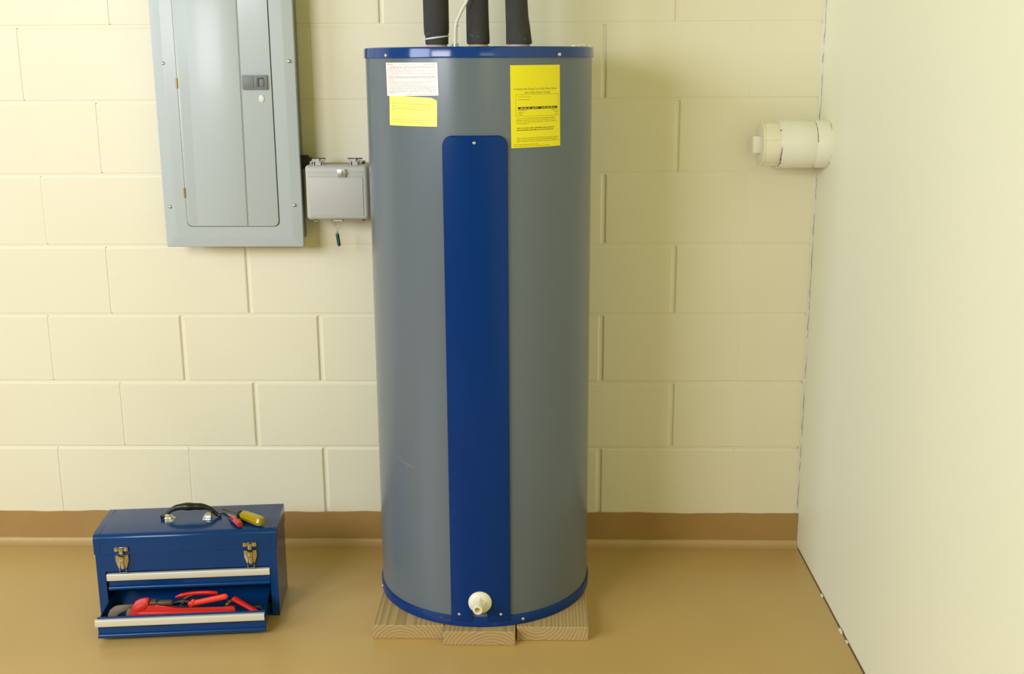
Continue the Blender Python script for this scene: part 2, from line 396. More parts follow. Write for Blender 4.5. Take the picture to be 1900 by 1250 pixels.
# stickers: curved plates, the print is thin ink on them
def sticker(name, m, corners, label, cut=None, thick=.0007):
    bm = bmesh.new(); (a0, zt0), (a1, zt1), (b0, zb0), (b1, zb1) = corners; N = 36; prev = None
    for i in range(N+1):
        t = i/N; at = a0+(a1-a0)*t; ab = b0+(b1-b0)*t; zt_ = zt0+(zt1-zt0)*t; zb_ = zb0+(zb1-zb0)*t
        if cut and t > 1-cut[0]: zt_ -= cut[1]*(t-1+cut[0])/cut[0]
        r = [bm.verts.new(tp(q, a, L(z))) for q, a, z in ((RT-.0005, at, zt_), (RT+thick, at, zt_), (RT+thick, ab, zb_), (RT-.0005, ab, zb_))]
        if prev:
            for k in range(3): bm.faces.new((prev[k], prev[k+1], r[k+1], r[k]))
        else: bm.faces.new(r)
        prev = r
    bm.faces.new(prev[::-1])
    o = link(name, bm, m, wh, angle=30); o['label'] = label
    def P(u, v, lift=.00008):                        # u, v in 0..1 from top left
        a = (a0*(1-u)+a1*u)*(1-v)+(b0*(1-u)+b1*u)*v; z = (zt0*(1-u)+zt1*u)*(1-v)+(zb0*(1-u)+zb1*u)*v
        return tp(RT+thick+lift, a, L(z))
    return o, P
rt_ = random.Random(11)
def strokes(bm, P, u0, u1, v, h, W):
    """a line of unreadable small print: letter-sized strokes with word gaps; W is the sticker's width in m"""
    u = u0; H = {.15: .075, .14: .185, .141: .066}[W]; lw = h*H/W*.62; left = rt_.randint(2, 8)
    while u < u1:
        if left == 0: u += lw*.9; left = rt_.randint(2, 8); continue
        hh = h*rt_.choice((.6, .6, .75, 1.0)); 
        ww = lw*rt_.uniform(.45, .85)
        q = [P(u, v), P(min(u+ww, u1), v), P(min(u+ww, u1), v-hh), P(u, v-hh)]
        bm.faces.new([bm.verts.new(x) for x in q]); u += lw; left -= 1
def rect(bm, P, u0, u1, v0, v1, lift=.00008, n=16):
    for i in range(n):
        a, b = u0+(u1-u0)*i/n, u0+(u1-u0)*(i+1)/n
        bm.faces.new([bm.verts.new(P(x, y, lift)) for x, y in ((a, v1), (b, v1), (b, v0), (a, v0))])
def words(text, P, uc, v, hv, width, Wm, Hm, m, parent, name, lift=.0001, anchor='c'):
    """real lettering wrapped on the sticker; hv = cap height in v units, width = total width in u units"""
    cu = bpy.data.curves.new(name, 'FONT'); cu.body = text; cu.size = 1; cu.resolution_u = 2
    to = bpy.data.objects.new(name, cu); me = bpy.data.meshes.new_from_object(to)
    xs = [q.co.x for q in me.vertices]; ys = [q.co.y for q in me.vertices]
    x0, x1, ymx = min(xs), max(xs), .7
    for q in me.vertices:
        u = (q.co.x-x0)/(x1-x0)*width; u += uc-(width/2 if anchor == 'c' else 0)
        q.co = P(u, v-q.co.y/ymx*hv, lift)
    me.materials.clear(); me.materials.append(m)
    o = bpy.data.objects.new(name, me); col.objects.link(o); o.parent = parent
    bpy.data.objects.remove(to); bpy.data.curves.remove(cu); return o
# white warning sticker
wl, P = sticker('warning_sticker', M['white_paper'], ((-47.6, 1.4262), (-16.7, 1.4262), (-47.2, 1.3505), (-16.4, 1.3530)), 'white sticker with red and black print', thick=.0011)
words('DANGER', P, .10, .075, .045, .15, .15, .075, M['red_head'], wl, 'heading')
words('CAUTION', P, .86, .075, .045, .19, .15, .075, M['red_head'], wl, 'heading')
bk, rd = bmesh.new(), bmesh.new()
strokes(bk, P, .30, .62, .07, .022, .15)
for v, u1 in ((.13, .96), (.165, .96), (.20, .62)): strokes(bk, P, .05, u1, v, .026, .15)
for v, u1 in ((.25, .96), (.29, .55), (.34, .96), (.385, .30), (.485, .96), (.525, .2), (.575, .96), (.615, .9), (.65, .72)): strokes(rd, P, .05, u1, v, .024, .15)
for v, u1 in ((.44, .96), (.445, .96), (.70, .86), (.745, .96), (.79, .96), (.835, .96), (.88, .96), (.915, .25), (.96, .9)): strokes(bk, P, .05 if v < .95 else .45, u1, v, .026, .15)
link('print', bk, M['grey_ink'], wl)['kind'] = 'stuff'; link('print', rd, M['red_ink'], wl)['kind'] = 'stuff'
# pale yellow notice, tucked under it
nl, P = sticker('notice_sticker', M['pale_yellow'], ((-45.6, 1.3530), (-17.25, 1.3475), (-46.0, 1.2837), (-17.5, 1.2833)), 'pale yellow sticker with faint print', cut=(.10, .006))
words('NOTICE', P, .43, .17, .050, .15, .14, .066, M['olive_ink'], nl, 'heading')
bk = bmesh.new()
for v, u1 in ((.27, .90), (.36, .90), (.435, .90), (.49, .15), (.81, .88), (.88, .80)): strokes(bk, P, .06, u1, v, .034, .141)
link('print', bk, M['olive_ink'], nl)['kind'] = 'stuff'
# large yellow energy sticker
el, P = sticker('energy_sticker', M['yellow'], ((17.35, 1.4190), (44.5, 1.4194), (17.7, 1.2340), (45.0, 1.2352)), 'large bright yellow sticker with black print')
words('Compare the Energy Use of this Water Heater', P, .49, .296, .026, .86, .14, .185, M['soft_ink'], el, 'heading')
words('with Others Before You Buy', P, .51, .340, .026, .52, .14, .185, M['soft_ink'], el, 'heading')
words('This Model Uses', P, .13, .385, .012, .24, .14, .185, M['soft_ink'], el, 'heading', anchor='l')
bk, fk = bmesh.new(), bmesh.new()
strokes(fk, P, .13, .34, .418, .010, .14)
for (u0, u1, v0, v1) in ((.09, .96, .351, .3535), (.09, .96, .614, .6165), (.09, .0935, .351, .6165), (.9565, .96, .351, .6165)): rect(bk, P, u0, u1, v0, v1)
rect(bk, P, .13, .93, .502, .531)
for v, u1 in ((.550, .30), (.575, .24), (.600, .21)): strokes(fk, P, .13, u1, v, .011, .14)
for v, u0 in ((.550, .81), (.575, .85), (.600, .87)): strokes(fk, P, u0, .93, v, .011, .14)
for v, u1 in ((.645, .88), (.667, .90), (.689, .93), (.711, .35), (.886, .95), (.906, .93), (.926, .95), (.965, .5), (.985, .75)): strokes(fk, P, .10 if v < .95 else .04, u1, v, .010, .14)
for v, u1 in ((.765, .86), (.79, .84)): strokes(fk, P, .10, u1, v, .014, .14); strokes(fk, P, .102, u1, v, .014, .14)
link('print', bk, M['ink'], el)['kind'] = 'stuff'; link('print', fk, M['soft_ink'], el)['kind'] = 'stuff'
yk = bmesh.new(); 
P2 = lambda u, v, lift=.0007: P(u, v, .00016)
for u0, u1 in ((.17, .35), (.39, .52), (.58, .89)): strokes(yk, P2, u0, u1, .524, .016, .14)
link('print', yk, M['yellow'], el)['kind'] = 'stuff'
# drain valve
vd = tp(1, .1, 0); bm = bmesh.new(); c0 = tp(RT+.004, .15, L(.1090))
lathe(bm, [(.0265, 0), (.0292, .0015), (.0295, .004), (.0285, .0065), (.0215, .0095), (.0190, .013)], c0, vd, 40)
valve = link('drain_valve', bm, M['valve'], wh, angle=50); valve['label'] = 'white plastic drain valve'
bm = bmesh.new(); ax = (vd + Vector((-.10, 0, -.04))).normalized()
lathe(bm, [(.0205, .008), (.0185, .014), (.0155, .024), (.0135, .031)], c0, ax, 6, twist=.4); link('hex_body', bm, M['valve'], valve)
bm = bmesh.new(); lathe(bm, [(.0150, .012), (.0128, .030), (.0122, .0425), (.0112, .0440), (.0078, .0440), (.0076, .030)], c0, ax, 28); link('outlet', bm, M['valve'], valve, angle=50)
bm = bmesh.new(); lathe(bm, [(.0077, .0335), (.0077, .0338)], c0, ax, 24); link('bore', bm, M['valve_hole'], valve)
# torn white insulation showing at the lid's edge
bm = bmesh.new(); ti = random.Random(5)
for q in range(16):
    a = 58+q*2.2+ti.uniform(-1, 1); r = .268+ti.uniform(-.006, .006)
    c = tp(r, a, L(1.4610)); s = ti.uniform(.004, .0075)*(.6+.4*math.sin(PI*q/15))
    bmesh.ops.create_icosphere(bm, subdivisions=2, radius=1, matrix=Matrix.Translation(c) @ Matrix.Rotation(ti.random()*3, 4, 'Z') @ Matrix.Diagonal((s*1.5, s*1.2, s*.75, 1)))
for v in bm.verts: v.co += Vector((ti.uniform(-.0012, .0012), ti.uniform(-.0012, .0012), ti.uniform(-.0006, .0012)))
o = link('insulation_tuft', bm, M['fluff'], wh, smooth=True, angle=180); o['kind'] = 'stuff'
# fine hair-like scratch on the left side
bm = bmesh.new(); tube(bm, [tp(RT+.0002, a, L(z)) for a, z in ((-48.5, .458), (-45, .452), (-41, .449), (-38, .446), (-34.5, .4445))], [.0003, .0006, .0007, .0006, .0003], 5)
link('scratch', bm, mat('pale_scratch', (150, 140, 112), .6), wh)

# ------------------------------------------------------------------ boards under the heater
def board(x0, x1, y0, y1, label, gx, gz):
    bm = bmesh.new(); hx = (x1-x0)/2; box(bm, -hx, hx, y0-(y0+y1)/2, y1-(y0+y1)/2, 0, .038, .0018, 1)
    o = link('wooden_board', bm, wood_mat('pine_'+label.split()[0], gx, gz)); o.location = ((x0+x1)/2, (y0+y1)/2, 0)
    return tag(o, label, 'board', 'boards under the water heater')
board(-1.2025, -1.0205, -.594, -.04, 'left wooden board under the heater, half covered by blue base ring', -.02, -.03)
board(-1.0195, -.8390, -.6255, -.04, 'middle wooden board under the heater, its end sticking out furthest', .03, -.05)
board(-.8360, -.6540, -.599, -.04, 'right wooden board under the heater, toward the yellow side wall', -.04, .06)

# ------------------------------------------------------------------ insulated pipes and cable on top
def sleeve(name, label, pts, rads, zb=1.4685):
    x, y = pts[0][0], pts[0][1]
    t = thing(name, label, 'pipe', (x, y, 1.4578), group='insulated pipes above the heater')
    bm = bmesh.new(); P_ = [(a-x, b-y, c-1.4578) for a, b, c in pts]
    tube(bm, P_, rads, 28, up=(0, 1, 0)); link('foam_sleeve', bm, M['foam'], t, angle=60)
    bm = bmesh.new(); lathe(bm, [(.027, 0.0005), (.0275, .006), (rads[0]*.86, .0112), (rads[0]*.80, .0125)], n=24); link('collar', bm, M['collar'], t, angle=50)
    return t
y = -.30
p1 = sleeve('insulated_pipe', 'left black insulated pipe with white cable tie near its foot', [(-1.0335, y, 1.4690), (-1.0335, y, 1.4715), (-1.0335, y, 1.4880), (-1.0335, y, 1.4905), (-1.0340, y, 1.4945), (-1.0342, y, 1.508), (-1.0345, y, 1.56), (-1.035, y, 2.3)],
            [.0275, .0288, .0290, .0285, .0306, .0316, .0318, .0318])
bm = bmesh.new(); c = Vector((.0005, 0, .0278)); tilt = Matrix.Rotation(math.radians(-7), 3, 'Y')
r0 = [[bm.verts.new(c + tilt @ Vector((R_*math.cos(2*PI*i/36), R_*math.sin(2*PI*i/36), h))) for i in range(36)] for R_, h in ((.0292, -.0018), (.0306, -.0018), (.0306, .0018), (.0292, .0018))]
for a, b in zip(r0, r0[1:]+r0[:1]): bridge(bm, a, b)
box(bm, -.036, -.0275, -.012, -.0095, .0222, .0248); link('cable_tie', bm, M['tie'], p1, angle=40)
p2 = sleeve('insulated_pipe', 'middle black insulated pipe beside the thin white cable', [(-.9305, y, 1.4695), (-.9305, y, 1.4715), (-.9307, y, 1.4800), (-.9315, y, 1.51), (-.932, y, 1.56), (-.933, y, 2.3)],
            [.0265, .0282, .0289, .0283, .0277, .0275])
p3 = sleeve('insulated_pipe', 'right black insulated pipe flaring out toward its foot', [(-.8290, y, 1.4690), (-.8290, y, 1.4712), (-.8300, y, 1.485), (-.8318, y, 1.513), (-.8336, y, 1.532), (-.8352, y, 1.57), (-.836, y, 2.3)],
            [.0312, .0325, .0314, .0297, .0284, .0277, .0275])
for t, pos in ((p1, [(-.016, -.0275, .037, .006, .003), (-.022, -.0225, .0365, .004, .003)]), (p2, [(-.012, -.0268, .031, .008, .003), (.002, -.0291, .029, .006, .002)]), (p3, [(-.012, -.0285, .05, .002, .002), (.014, -.0278, .022, .005, .002)])):
    bm = bmesh.new()
    for a, b, c_, s1, s2 in pos:
        bmesh.ops.create_icosphere(bm, subdivisions=2, radius=1, matrix=Matrix.Translation((a, b, c_)) @ Matrix.Rotation(.3, 4, 'Y') @ Matrix.Diagonal((s1, .0008, s2, 1)))
    o = link('scuff', bm, M['foam_dust'], t, smooth=True, angle=180); o['kind'] = 'stuff'
cb = thing('power_cable', 'thin white cable rising from lid between left and middle black pipes', 'cable', (-.9846, -.345, 1.4575))
pts = smooth_path([(0, 0, .012), (0, 0, .028), (.0008, 0, .046), (.004, 0, .064), (.0110, 0, .080), (.020, 0, .097), (.030, 0, .116), (.036, 0, .15), (.036, 0, .3), (.036, 0, .8)], 5)
bm = bmesh.new(); tube(bm, pts, .0040, 12, up=(0, 1, 0)); link('sheath', bm, M['cable'], cb, smooth=True, angle=50)
bm = bmesh.new(); lathe(bm, [(.0085, 0), (.0085, .004), (.0060, .0045), (.0060, .013)], n=18)
box(bm, -.010, -.004, -.004, .004, .005, .011, .001, 1); box(bm, .004, .0085, -.005, .003, .004, .012, .001, 1); link('cable_clamp', bm, M['metal'], cb, angle=40)

# ------------------------------------------------------------------ electrical panel
ep = thing('electrical_panel', 'large pale grey electrical panel on the wall left of the heater', 'electrical panel', (-1.625, 0, .93))
def E(x, z): return x+1.625, z-.93
X0, X1, Z0, Z1 = -1.8175, -1.4330, .9290, 1.79
bm = bmesh.new(); box(bm, X0+.011+1.625, X1-.011+1.625, -.088, -.001, .012, Z1-.93-.012, .003, 1); link('back_box', bm, M['panel_body'], ep)
# pressed cover: edge lip, sloping margin, flat field
bm = bmesh.new(); rings = []
for ins, yy, r in ((.0008, -.084, .004), (0, -.0955, .004), (.0015, -.0985, .004), (.026, -.1035, .006), (.030, -.1040, .006)):
    x0, z0 = E(X0+ins, Z0+ins); x1, z1 = E(X1-ins, Z1-ins)
    rings.append([bm.verts.new((a, yy, b)) for a, b in rrect(x0, x1, z0, z1, r)])
for a, b in zip(rings, rings[1:]): bridge(bm, a, b)
bm.faces.new(rings[-1]); bm.faces.new(rings[0][::-1]); cover = link('cover', bm, M['panel'], ep, angle=12)
# door: dark reveal, leaf in three fields, hinges, latch
DX0, DX1, DZ0, DZ1 = -1.7525, -1.4985, .9885, 1.735
bm = bmesh.new(); x0, z0 = E(DX0-.0016, DZ0-.0018); x1, z1 = E(DX1+.0022, DZ1+.002); plate(bm, x0, x1, z0, z1, -.1035, -.1044, .014, 0); link('reveal', bm, M['gap'], ep)
bm = bmesh.new(); x0, z0 = E(DX0, DZ0); x1, z1 = E(DX1, DZ1); plate(bm, x0, x1, z0, z1, -.1038, -.1066, .013, .0008); door = link('door', bm, M['panel'], ep, angle=30)
def field(xa_t, xa_b, xb_t, xb_b, yf):
    bm = bmesh.new(); za, zb = DZ0+.001-.93, DZ1-.002-.93
    Q = [(xa_b+1.625, za), (xb_b+1.625, za), (xb_t+1.625, zb), (xa_t+1.625, zb)]
    prism(bm, Q, -.1060, yf, XZ, .0009); return link('door_field', bm, M['panel'], door, angle=30)
field(-1.7145, -1.7235, -1.5800, -1.5860, -.1077)
for (xa, xb) in ((-1.5800, -1.5860),):                       # raised fold beside the latch side
    bm = bmesh.new(); prism(bm, [(xb+.0004+1.625, .06), (xb+.0030+1.625, .06), (xa+.0030+1.625, DZ1-.932), (xa+.0004+1.625, DZ1-.932)], -.106, -.1072, XZ, 0); link('door_fold', bm, M['panel_body'], door)
for x, z in ((-1.7415+.0, 1.375), (-1.7475, 1.0805)):
    bm = bmesh.new(); x_, z_ = E(DX0-.0012, z); lathe(bm, [(.0022, -.0135), (.0027, -.013), (.0027, .013), (.0022, .0135)], (x_, -.1068, z_), n=12)
    link('hinge', bm, M['brass'], ep, angle=40)
for x, z in ((-1.7875, 1.4275), (-1.4485, 1.4310), (-1.7985, 1.0420), (-1.4535, 1.0455), (-1.787, 1.745), (-1.447, 1.745)):
    x_, z_ = E(x, z); dome_screw(ep, (x_, -.1025 if True else 0, z_), (0, -1, 0), .0052)
bm = bmesh.new(); x0, z0 = E(-1.5755, 1.3570); x1, z1 = E(-1.5078, 1.3955); plate(bm, x0, x1, z0, z1, -.106, -.1120, .002, .001); lt = link('latch', bm, M['latch_grey'], door, angle=30)
lt['label'] = 'slate grey sliding latch'
# fourth level is not used: latch pieces hang on the panel itself
lt.parent = ep
bm = bmesh.new(); plate(bm, x0+.003, x0+.030, z0+.0035, z1-.0035, -.111, -.1131, .001, .0006); link('thumb_plate', bm, M['latch_grey'], lt, angle=30)
bm = bmesh.new(); plate(bm, x0+.0415, x1-.0085, z0+.008, z1-.007, -.111, -.1123, .001, 0); link('recess', bm, M['latch_dark'], lt)
bm = bmesh.new(); plate(bm, x0+.047, x1-.0095, z0+.0085, z1-.0110, -.111, -.1138, .001, .0006); link('slider', bm, M['latch_grey'], lt, angle=30)
bm = bmesh.new(); plate(bm, x0+.033, x0+.0395, z0+.004, z1-.004, -.111, -.1126, .001, .0005); link('latch_frame', bm, M['latch_grey'], lt, angle=30)
bm = bmesh.new(); plate(bm, x0+.0635, x0+.0655, z0+.005, z1-.005, -.111, -.1126, .0006, .0003); link('latch_frame', bm, M['latch_grey'], lt, angle=30)
bm = bmesh.new(); x_, z_ = E(-1.5265, 1.3335); prism(bm, [(x_+.0075*math.cos(t*PI/12), z_+.0098*math.sin(t*PI/12)) for t in range(24)], -.1065, -.1086, XZ, .0007); link('lock_plug', bm, M['dot'], ep, angle=40)

# ------------------------------------------------------------------ small junction box beside it
jb = thing('junction_box', 'small light grey hinged outlet box between the electrical panel and heater', 'junction box', (-1.331, 0, 1.007))
bm = bmesh.new(); plate(bm, -.083, .083, .002, .146, -.001, -.072, .006, .0015); link('back_box', bm, M['jbox_back'], jb, angle=30)
bm = bmesh.new(); rings = []
for ins, yy, r in ((0, -.074, .009), (0, -.108, .009), (.0025, -.116, .009), (.007, -.1195, .008), (.0095, -.1200, .007)):
    rings.append([bm.verts.new((a, yy, b)) for a, b in rrect(-.0865+ins, .0865-ins, -.0005+ins, .1485-ins, r)])
for a, b in zip(rings, rings[1:]): bridge(bm, a, b)
bm.faces.new(rings[-1]); bm.faces.new(rings[0][::-1]); jc = link('cover', bm, M['jbox'], jb, angle=40)
bm = bmesh.new(); plate(bm, -.0765, .0715, .0115, .1155, -.119, -.1218, .002, .0009); link('raised_field', bm, M['jbox'], jc, angle=30)
bm = bmesh.new(); plate(bm, -.0785, .0735, .1185, .1225, -.119, -.1212, .001, .0005); plate(bm, -.0785, .0735, .1290, .1330, -.119, -.1212, .001, .0005); link('rib', bm, M['jbox'], jc, angle=30)
bm = bmesh.new(); plate(bm, .0035, .0265, .1170, .1385, -.119, -.1265, .0015, .0008); plate(bm, .0250, .0290, .1225, .1330, -.119, -.1250, .001, .0005); clip = link('clip', bm, M['metal'], jb, angle=30)
bm = bmesh.new(); plate(bm, .0125, .0175, .1200, .1360, -.126, -.1285, .001, .0006); link('clip_tongue', bm, M['metal'], clip, angle=30)
for hx, s in ((-.051, 1), (.050, -1)):
    bm = bmesh.new(); box(bm, hx-.013, hx+.013, -.108, -.094, .1455, .1600, .0015, 1)
    lathe(bm, [(.0042, -.017), (.0042, .017)], (hx, -.098, .1620), (1, 0, 0), 12)
    box(bm, hx-.004, hx+.004, -.1095, -.098, .154, .1655, .001, 1); h = link('hinge', bm, M['jbox'], jb, angle=30)
    bm = bmesh.new(); lathe(bm, [(.0016, -.020), (.0016, .020)], (hx, -.101, .1655), (1, 0, 0), 8); box(bm, hx+.0075, hx+.0105, -.1085, -.1075, .147, .158); box(bm, hx-.0105, hx-.0075, -.1085, -.1075, .147, .158); link('hinge_pin', bm, M['gap'], h)
    bm = bmesh.new(); ex = hx - s*.0205; lathe(bm, [(.0068, 0), (.0068, .004)], (ex, -.078, .1515), (0, -1, 0), 16); ea = link('mounting_ear', bm, M['jbox'], jb, angle=40)
    bm = bmesh.new(); lathe(bm, [(.0026, 0), (.0026, .0006)], (ex, -.082, .1515), (0, -1, 0), 12); link('ear_hole', bm, M['gap'], ea)
    bm = bmesh.new(); ex = -.0665 if s > 0 else .0670; lathe(bm, [(.0058, 0), (.0058, .004)], (ex, -.090, -.0030), (0, -1, 0), 16); ea = link('mounting_ear', bm, M['jbox_back'], jb, angle=40)
    bm = bmesh.new(); lathe(bm, [(.0024, 0), (.0024, .0006)], (ex, -.094, -.0030), (0, -1, 0), 12); link('ear_hole', bm, M['gap'], ea)
bm = bmesh.new(); box(bm, -.0145, .0110, -.113, -.092, -.0055, -.0008, .001, 1); link('hasp', bm, M['jbox'], jb)
bm = bmesh.new(); box(bm, .0115, .0640, -.105, -.100, -.0035, -.0012); link('bottom_rail', bm, M['jbox_back'], jb)
bm = bmesh.new(); lathe(bm, [(.019, 0), (.019, .022)], (-.112, -.045, .152), (1, 0, 0), 20); lathe(bm, [(.013, .018), (.013, .032)], (-.112, -.045, .152), (1, 0, 0), 16); link('conduit_nut', bm, M['gap'], jb, angle=40)
bm = bmesh.new(); box(bm, .0865, .0945, -.075, -.060, .012, .112, .002, 1); link('side_gasket', bm, M['white_paper'], jb)
kt = thing('key_tag', 'dark green tag hanging on a wire under the small grey box', 'tag', (-1.337, -.11, .930))
bm = bmesh.new(); pts = smooth_path([(-.0045, 0, .073), (-.004, 0, .060), (.0015, 0, .052), (-.002, 0, .044), (.001, 0, .038)], 4); tube(bm, pts, .0007, 6); tube(bm, [(q.x*-1+.001, -.0015, q.z) for q in pts], .0006, 6); link('wire', bm, M['metal'], kt)
bm = bmesh.new(); capsule(bm, (.004, 0, .0065), (.0005, 0, .034), .0048, .0048, 14); link('capsule', bm, M['green_tag'], kt, smooth=True, angle=60)
bm = bmesh.new(); lathe(bm, [(.0030, 0), (.0030, .005)], (.0005, 0, .0375), n=12); link('ferrule', bm, M['metal'], kt)

# ------------------------------------------------------------------ white pipe stub in the corner
vp = thing('capped_pipe', 'white plastic pipe stub with cleanout cap coming out of the right wall', 'pipe', (0, -.086, 1.2055))
bm = bmesh.new(); lathe(bm, [(.0635, .0005), (.0640, -.001), (.0640, -.0380), (.0634, -.0388)], (0, 0, 0), (1, 0, 0), 56); link('coupling', bm, M['pvc'], vp, angle=40)
bm = bmesh.new(); lathe(bm, [(.0630, -.0380), (.0636, -.0388), (.0640, -.0395), (.0640, -.1335), (.0634, -.1345)], (0, 0, 0), (1, 0, 0), 56); sl = link('sleeve', bm, M['pvc'], vp, angle=40)
bm = bmesh.new(); lathe(bm, [(.0580, -.1335), (.0580, -.1750), (.0600, -.1762), (.0600, -.1800), (.0578, -.1812), (.030, -.1815)], (0, 0, 0), (1, 0, 0), 56); cap = link('end_cap', bm, M['pvc_cap'], vp, angle=40)
for ang in (-66, -20, 14, 60, 120, 180, 240):
    a = math.radians(ang); n_ = Vector((0, -math.cos(a), math.sin(a))); t_ = Vector((0, math.sin(a), math.cos(a)))
    for sgn in (1,):
        q = [Vector((x, 0, 0)) + n_*r + t_*s for x, r, s in ((-.1365, .0576, -.0012), (-.1365, .0576, .0012), (-.1365, .0592, 0), (-.174, .0576, -.0012), (-.174, .0576, .0012), (-.174, .0592, 0))]
        bm = bmesh.new(); bmesh.ops.convex_hull(bm, input=[bm.verts.new(v) for v in q]); link('grip_rib', bm, M['pvc_cap'], cap)
bm = bmesh.new(); box(bm, -.2030, -.1805, -.0230, .0230, -.0225, .0225, .002, 2); link('square_plug', bm, M['pvc'], vp, angle=40)
def mark(name, m, pts, r):
    bm = bmesh.new(); tube(bm, [Vector((x, -.0640*math.cos(math.radians(a)), .0640*math.sin(math.radians(a)))) for x, a in pts], r, 6); return link(name, bm, m, sl)
mark('primer_mark', M['primer'], [(-.1325, -2), (-.1330, -8), (-.1335, -16), (-.1340, -24), (-.1345, -33), (-.1350, -40)], [.0005, .0010, .0012, .0013, .0014, .0007])
mark('primer_mark', M['primer'], [(-.1340, -30), (-.1315, -36), (-.1340, -42), (-.1310, -46), (-.1335, -52)], [.0007, .0010, .0009, .0009, .0006])
mark('primer_mark', M['primer'], [(-.1330, -44), (-.1345, -52), (-.1350, -60), (-.1355, -68)], [.0008, .0010, .0010, .0006])
mark('pencil_mark', M['pencil'], [(-.0390, 78), (-.0388, 60), (-.0385, 42), (-.0382, 24), (-.0382, 14), (-.0380, 8)], [.0004, .0008, .0009, .0009, .0007, .0010])
mark('pencil_mark', M['pencil'], [(-.1370, 38), (-.1345, 39), (-.1325, 38.5)], [.0012, .0016, .0008])
mark('pencil_mark', M['pencil'], [(-.0385, -60), (-.0386, -72), (-.0390, -84)], [.0003, .0006, .0006])
mark('pencil_mark', M['crack'], [(-.0004, 66), (-.0004, 52), (-.0004, 40)], [.0004, .0010, .0004])
mark('pencil_mark', M['crack'], [(-.0004, -25), (-.0004, -50), (-.0004, -75)], [.0004, .0009, .0006])

# ------------------------------------------------------------------ toolbox (local frame: u along the front, w into the depth)
TBO = Vector((-1.9279, -.518, 0)); TBA = math.radians(5.887); TW, TD, TH, TS = .4631, .178, .2465, .1945
tb = thing('toolbox', 'blue metal toolbox on floor with its lower drawer pulled open', 'toolbox', TBO, TBA)
tsh = .0014
bm = bmesh.new()
box(bm, 0, tsh, 0, TD, 0, TS); box(bm, TW-tsh, TW, 0, TD, 0, TS); box(bm, tsh, TW-tsh, TD-tsh, TD, 0, TS); box(bm, tsh, TW-tsh, .002, TD-tsh, 0, tsh)
box(bm, tsh, .0225, 0, .0016, 0, .1425); box(bm, TW-.0205, TW-tsh, 0, .0016, 0, .1425); box(bm, tsh, TW-tsh, 0, .0016, .1425, TS)
box(bm, .0210, .0225, 0, .012, 0, .1425); box(bm, TW-.0205, TW-.019, 0, .012, 0, .1425); box(bm, .0225, TW-.0205, 0, .012, .1425, .1440)
box(bm, .0225, TW-.0205, .0001, .0015, tsh, .006)
body = link('body', bm, M['tb'], tb)
bm = bmesh.new(); box(bm, tsh, TW-tsh, .001, TD-.001, .1440, .1452); link('tray_floor', bm, M['tb_in'], body)
for x in (.0235, TW-.0255):
    bm = bmesh.new(); box(bm, x, x+.002, .004, TD-.004, .020, .034); link('drawer_rail', bm, M['dark_steel'], body)
# lid: folded sheet with a rounded front edge, end caps and a seam
bm = bmesh.new(); r = .015; prof = [(-.0022, TS-.0005)] + [(-.0022+r-r*math.cos(t), TH-r+r*math.sin(t)) for t in [PI/2*k/7 for k in range(8)]] + [(TD*.5, TH+.0006), (TD-.004, TH), (TD+.001, TH-.005), (TD+.001, TS)]
prism(bm, prof, -.0024, TW+.0024, lambda a, b, d: Vector((d, a, b)), .0008); lid_ = link('lid', bm, M['tb'], tb, angle=25)
for u in (.0135, TW-.0145):
    bm = bmesh.new(); prof2 = [(-.0026, TS+.002)] + [(-.0026+r-r*math.cos(t), TH-r+(r+.0005)*math.sin(t)) for t in [PI/2*k/7 for k in range(8)]] + [(TD-.004, TH+.0005)]
    vs = [[bm.verts.new((x, a, b)) for a, b in prof2] for x in (u-.0005, u+.0005)]
    for k in range(len(prof2)-1): bm.faces.new((vs[0][k], vs[0][k+1], vs[1][k+1], vs[1][k]))
    link('seam', bm, mat('shadow_seam_blue', (4, 40, 88), .4) if u < .1 else bpy.data.materials['shadow_seam_blue'], lid_)
# handle
hd_ = None
bm = bmesh.new(); hw = .093
pts = smooth_path([(.1510, hw-.002, .2525), (.1600, hw, .2545), (.1680, hw, .2605), (.1790, hw, .2705), (.1930, hw, .2775), (.2100, hw, .2800), (.2300, hw, .2798), (.2500, hw, .2792), (.2680, hw, .2768), (.2830, hw, .2705), (.2930, hw, .2610), (.3000, hw, .2545), (.3090, hw-.002, .2520)], 4)
rads = []
for i, q in enumerate(pts):
    t = i/(len(pts)-1); rads.append(.0052 + .0050*math.exp(-((t-.5)/.2)**2) + .0007*math.cos(t*40)*math.exp(-((t-.5)/.18)**2))
tube(bm, pts, rads, 14, up=(0, 1, 0)); hd_ = link('handle', bm, M['black'], tb, smooth=True, angle=60); hd_['label'] = 'black carrying handle'
for u, s in ((.1770, 1), (.2740, -1)):
    bm = bmesh.new()
    lathe(bm, [(.0105, 0), (.0128, .0012), (.0128, .0110), (.0118, .0145), (.0090, .0178), (.0050, .0205), (.0012, .0240)], (u-s*.0125, hw-.006, TH+.0035), (s, 0, 0), 28)
    box(bm, u-s*.0115 if s > 0 else u-.0110, u+.0110 if s > 0 else u+.0115, hw-.021, hw+.009, TH+.0002, TH+.0022, .0006, 1)
    bk_ = link('handle_bracket', bm, M['bright'], hd_, angle=30); bk_['label'] = 'shiny metal handle bracket'
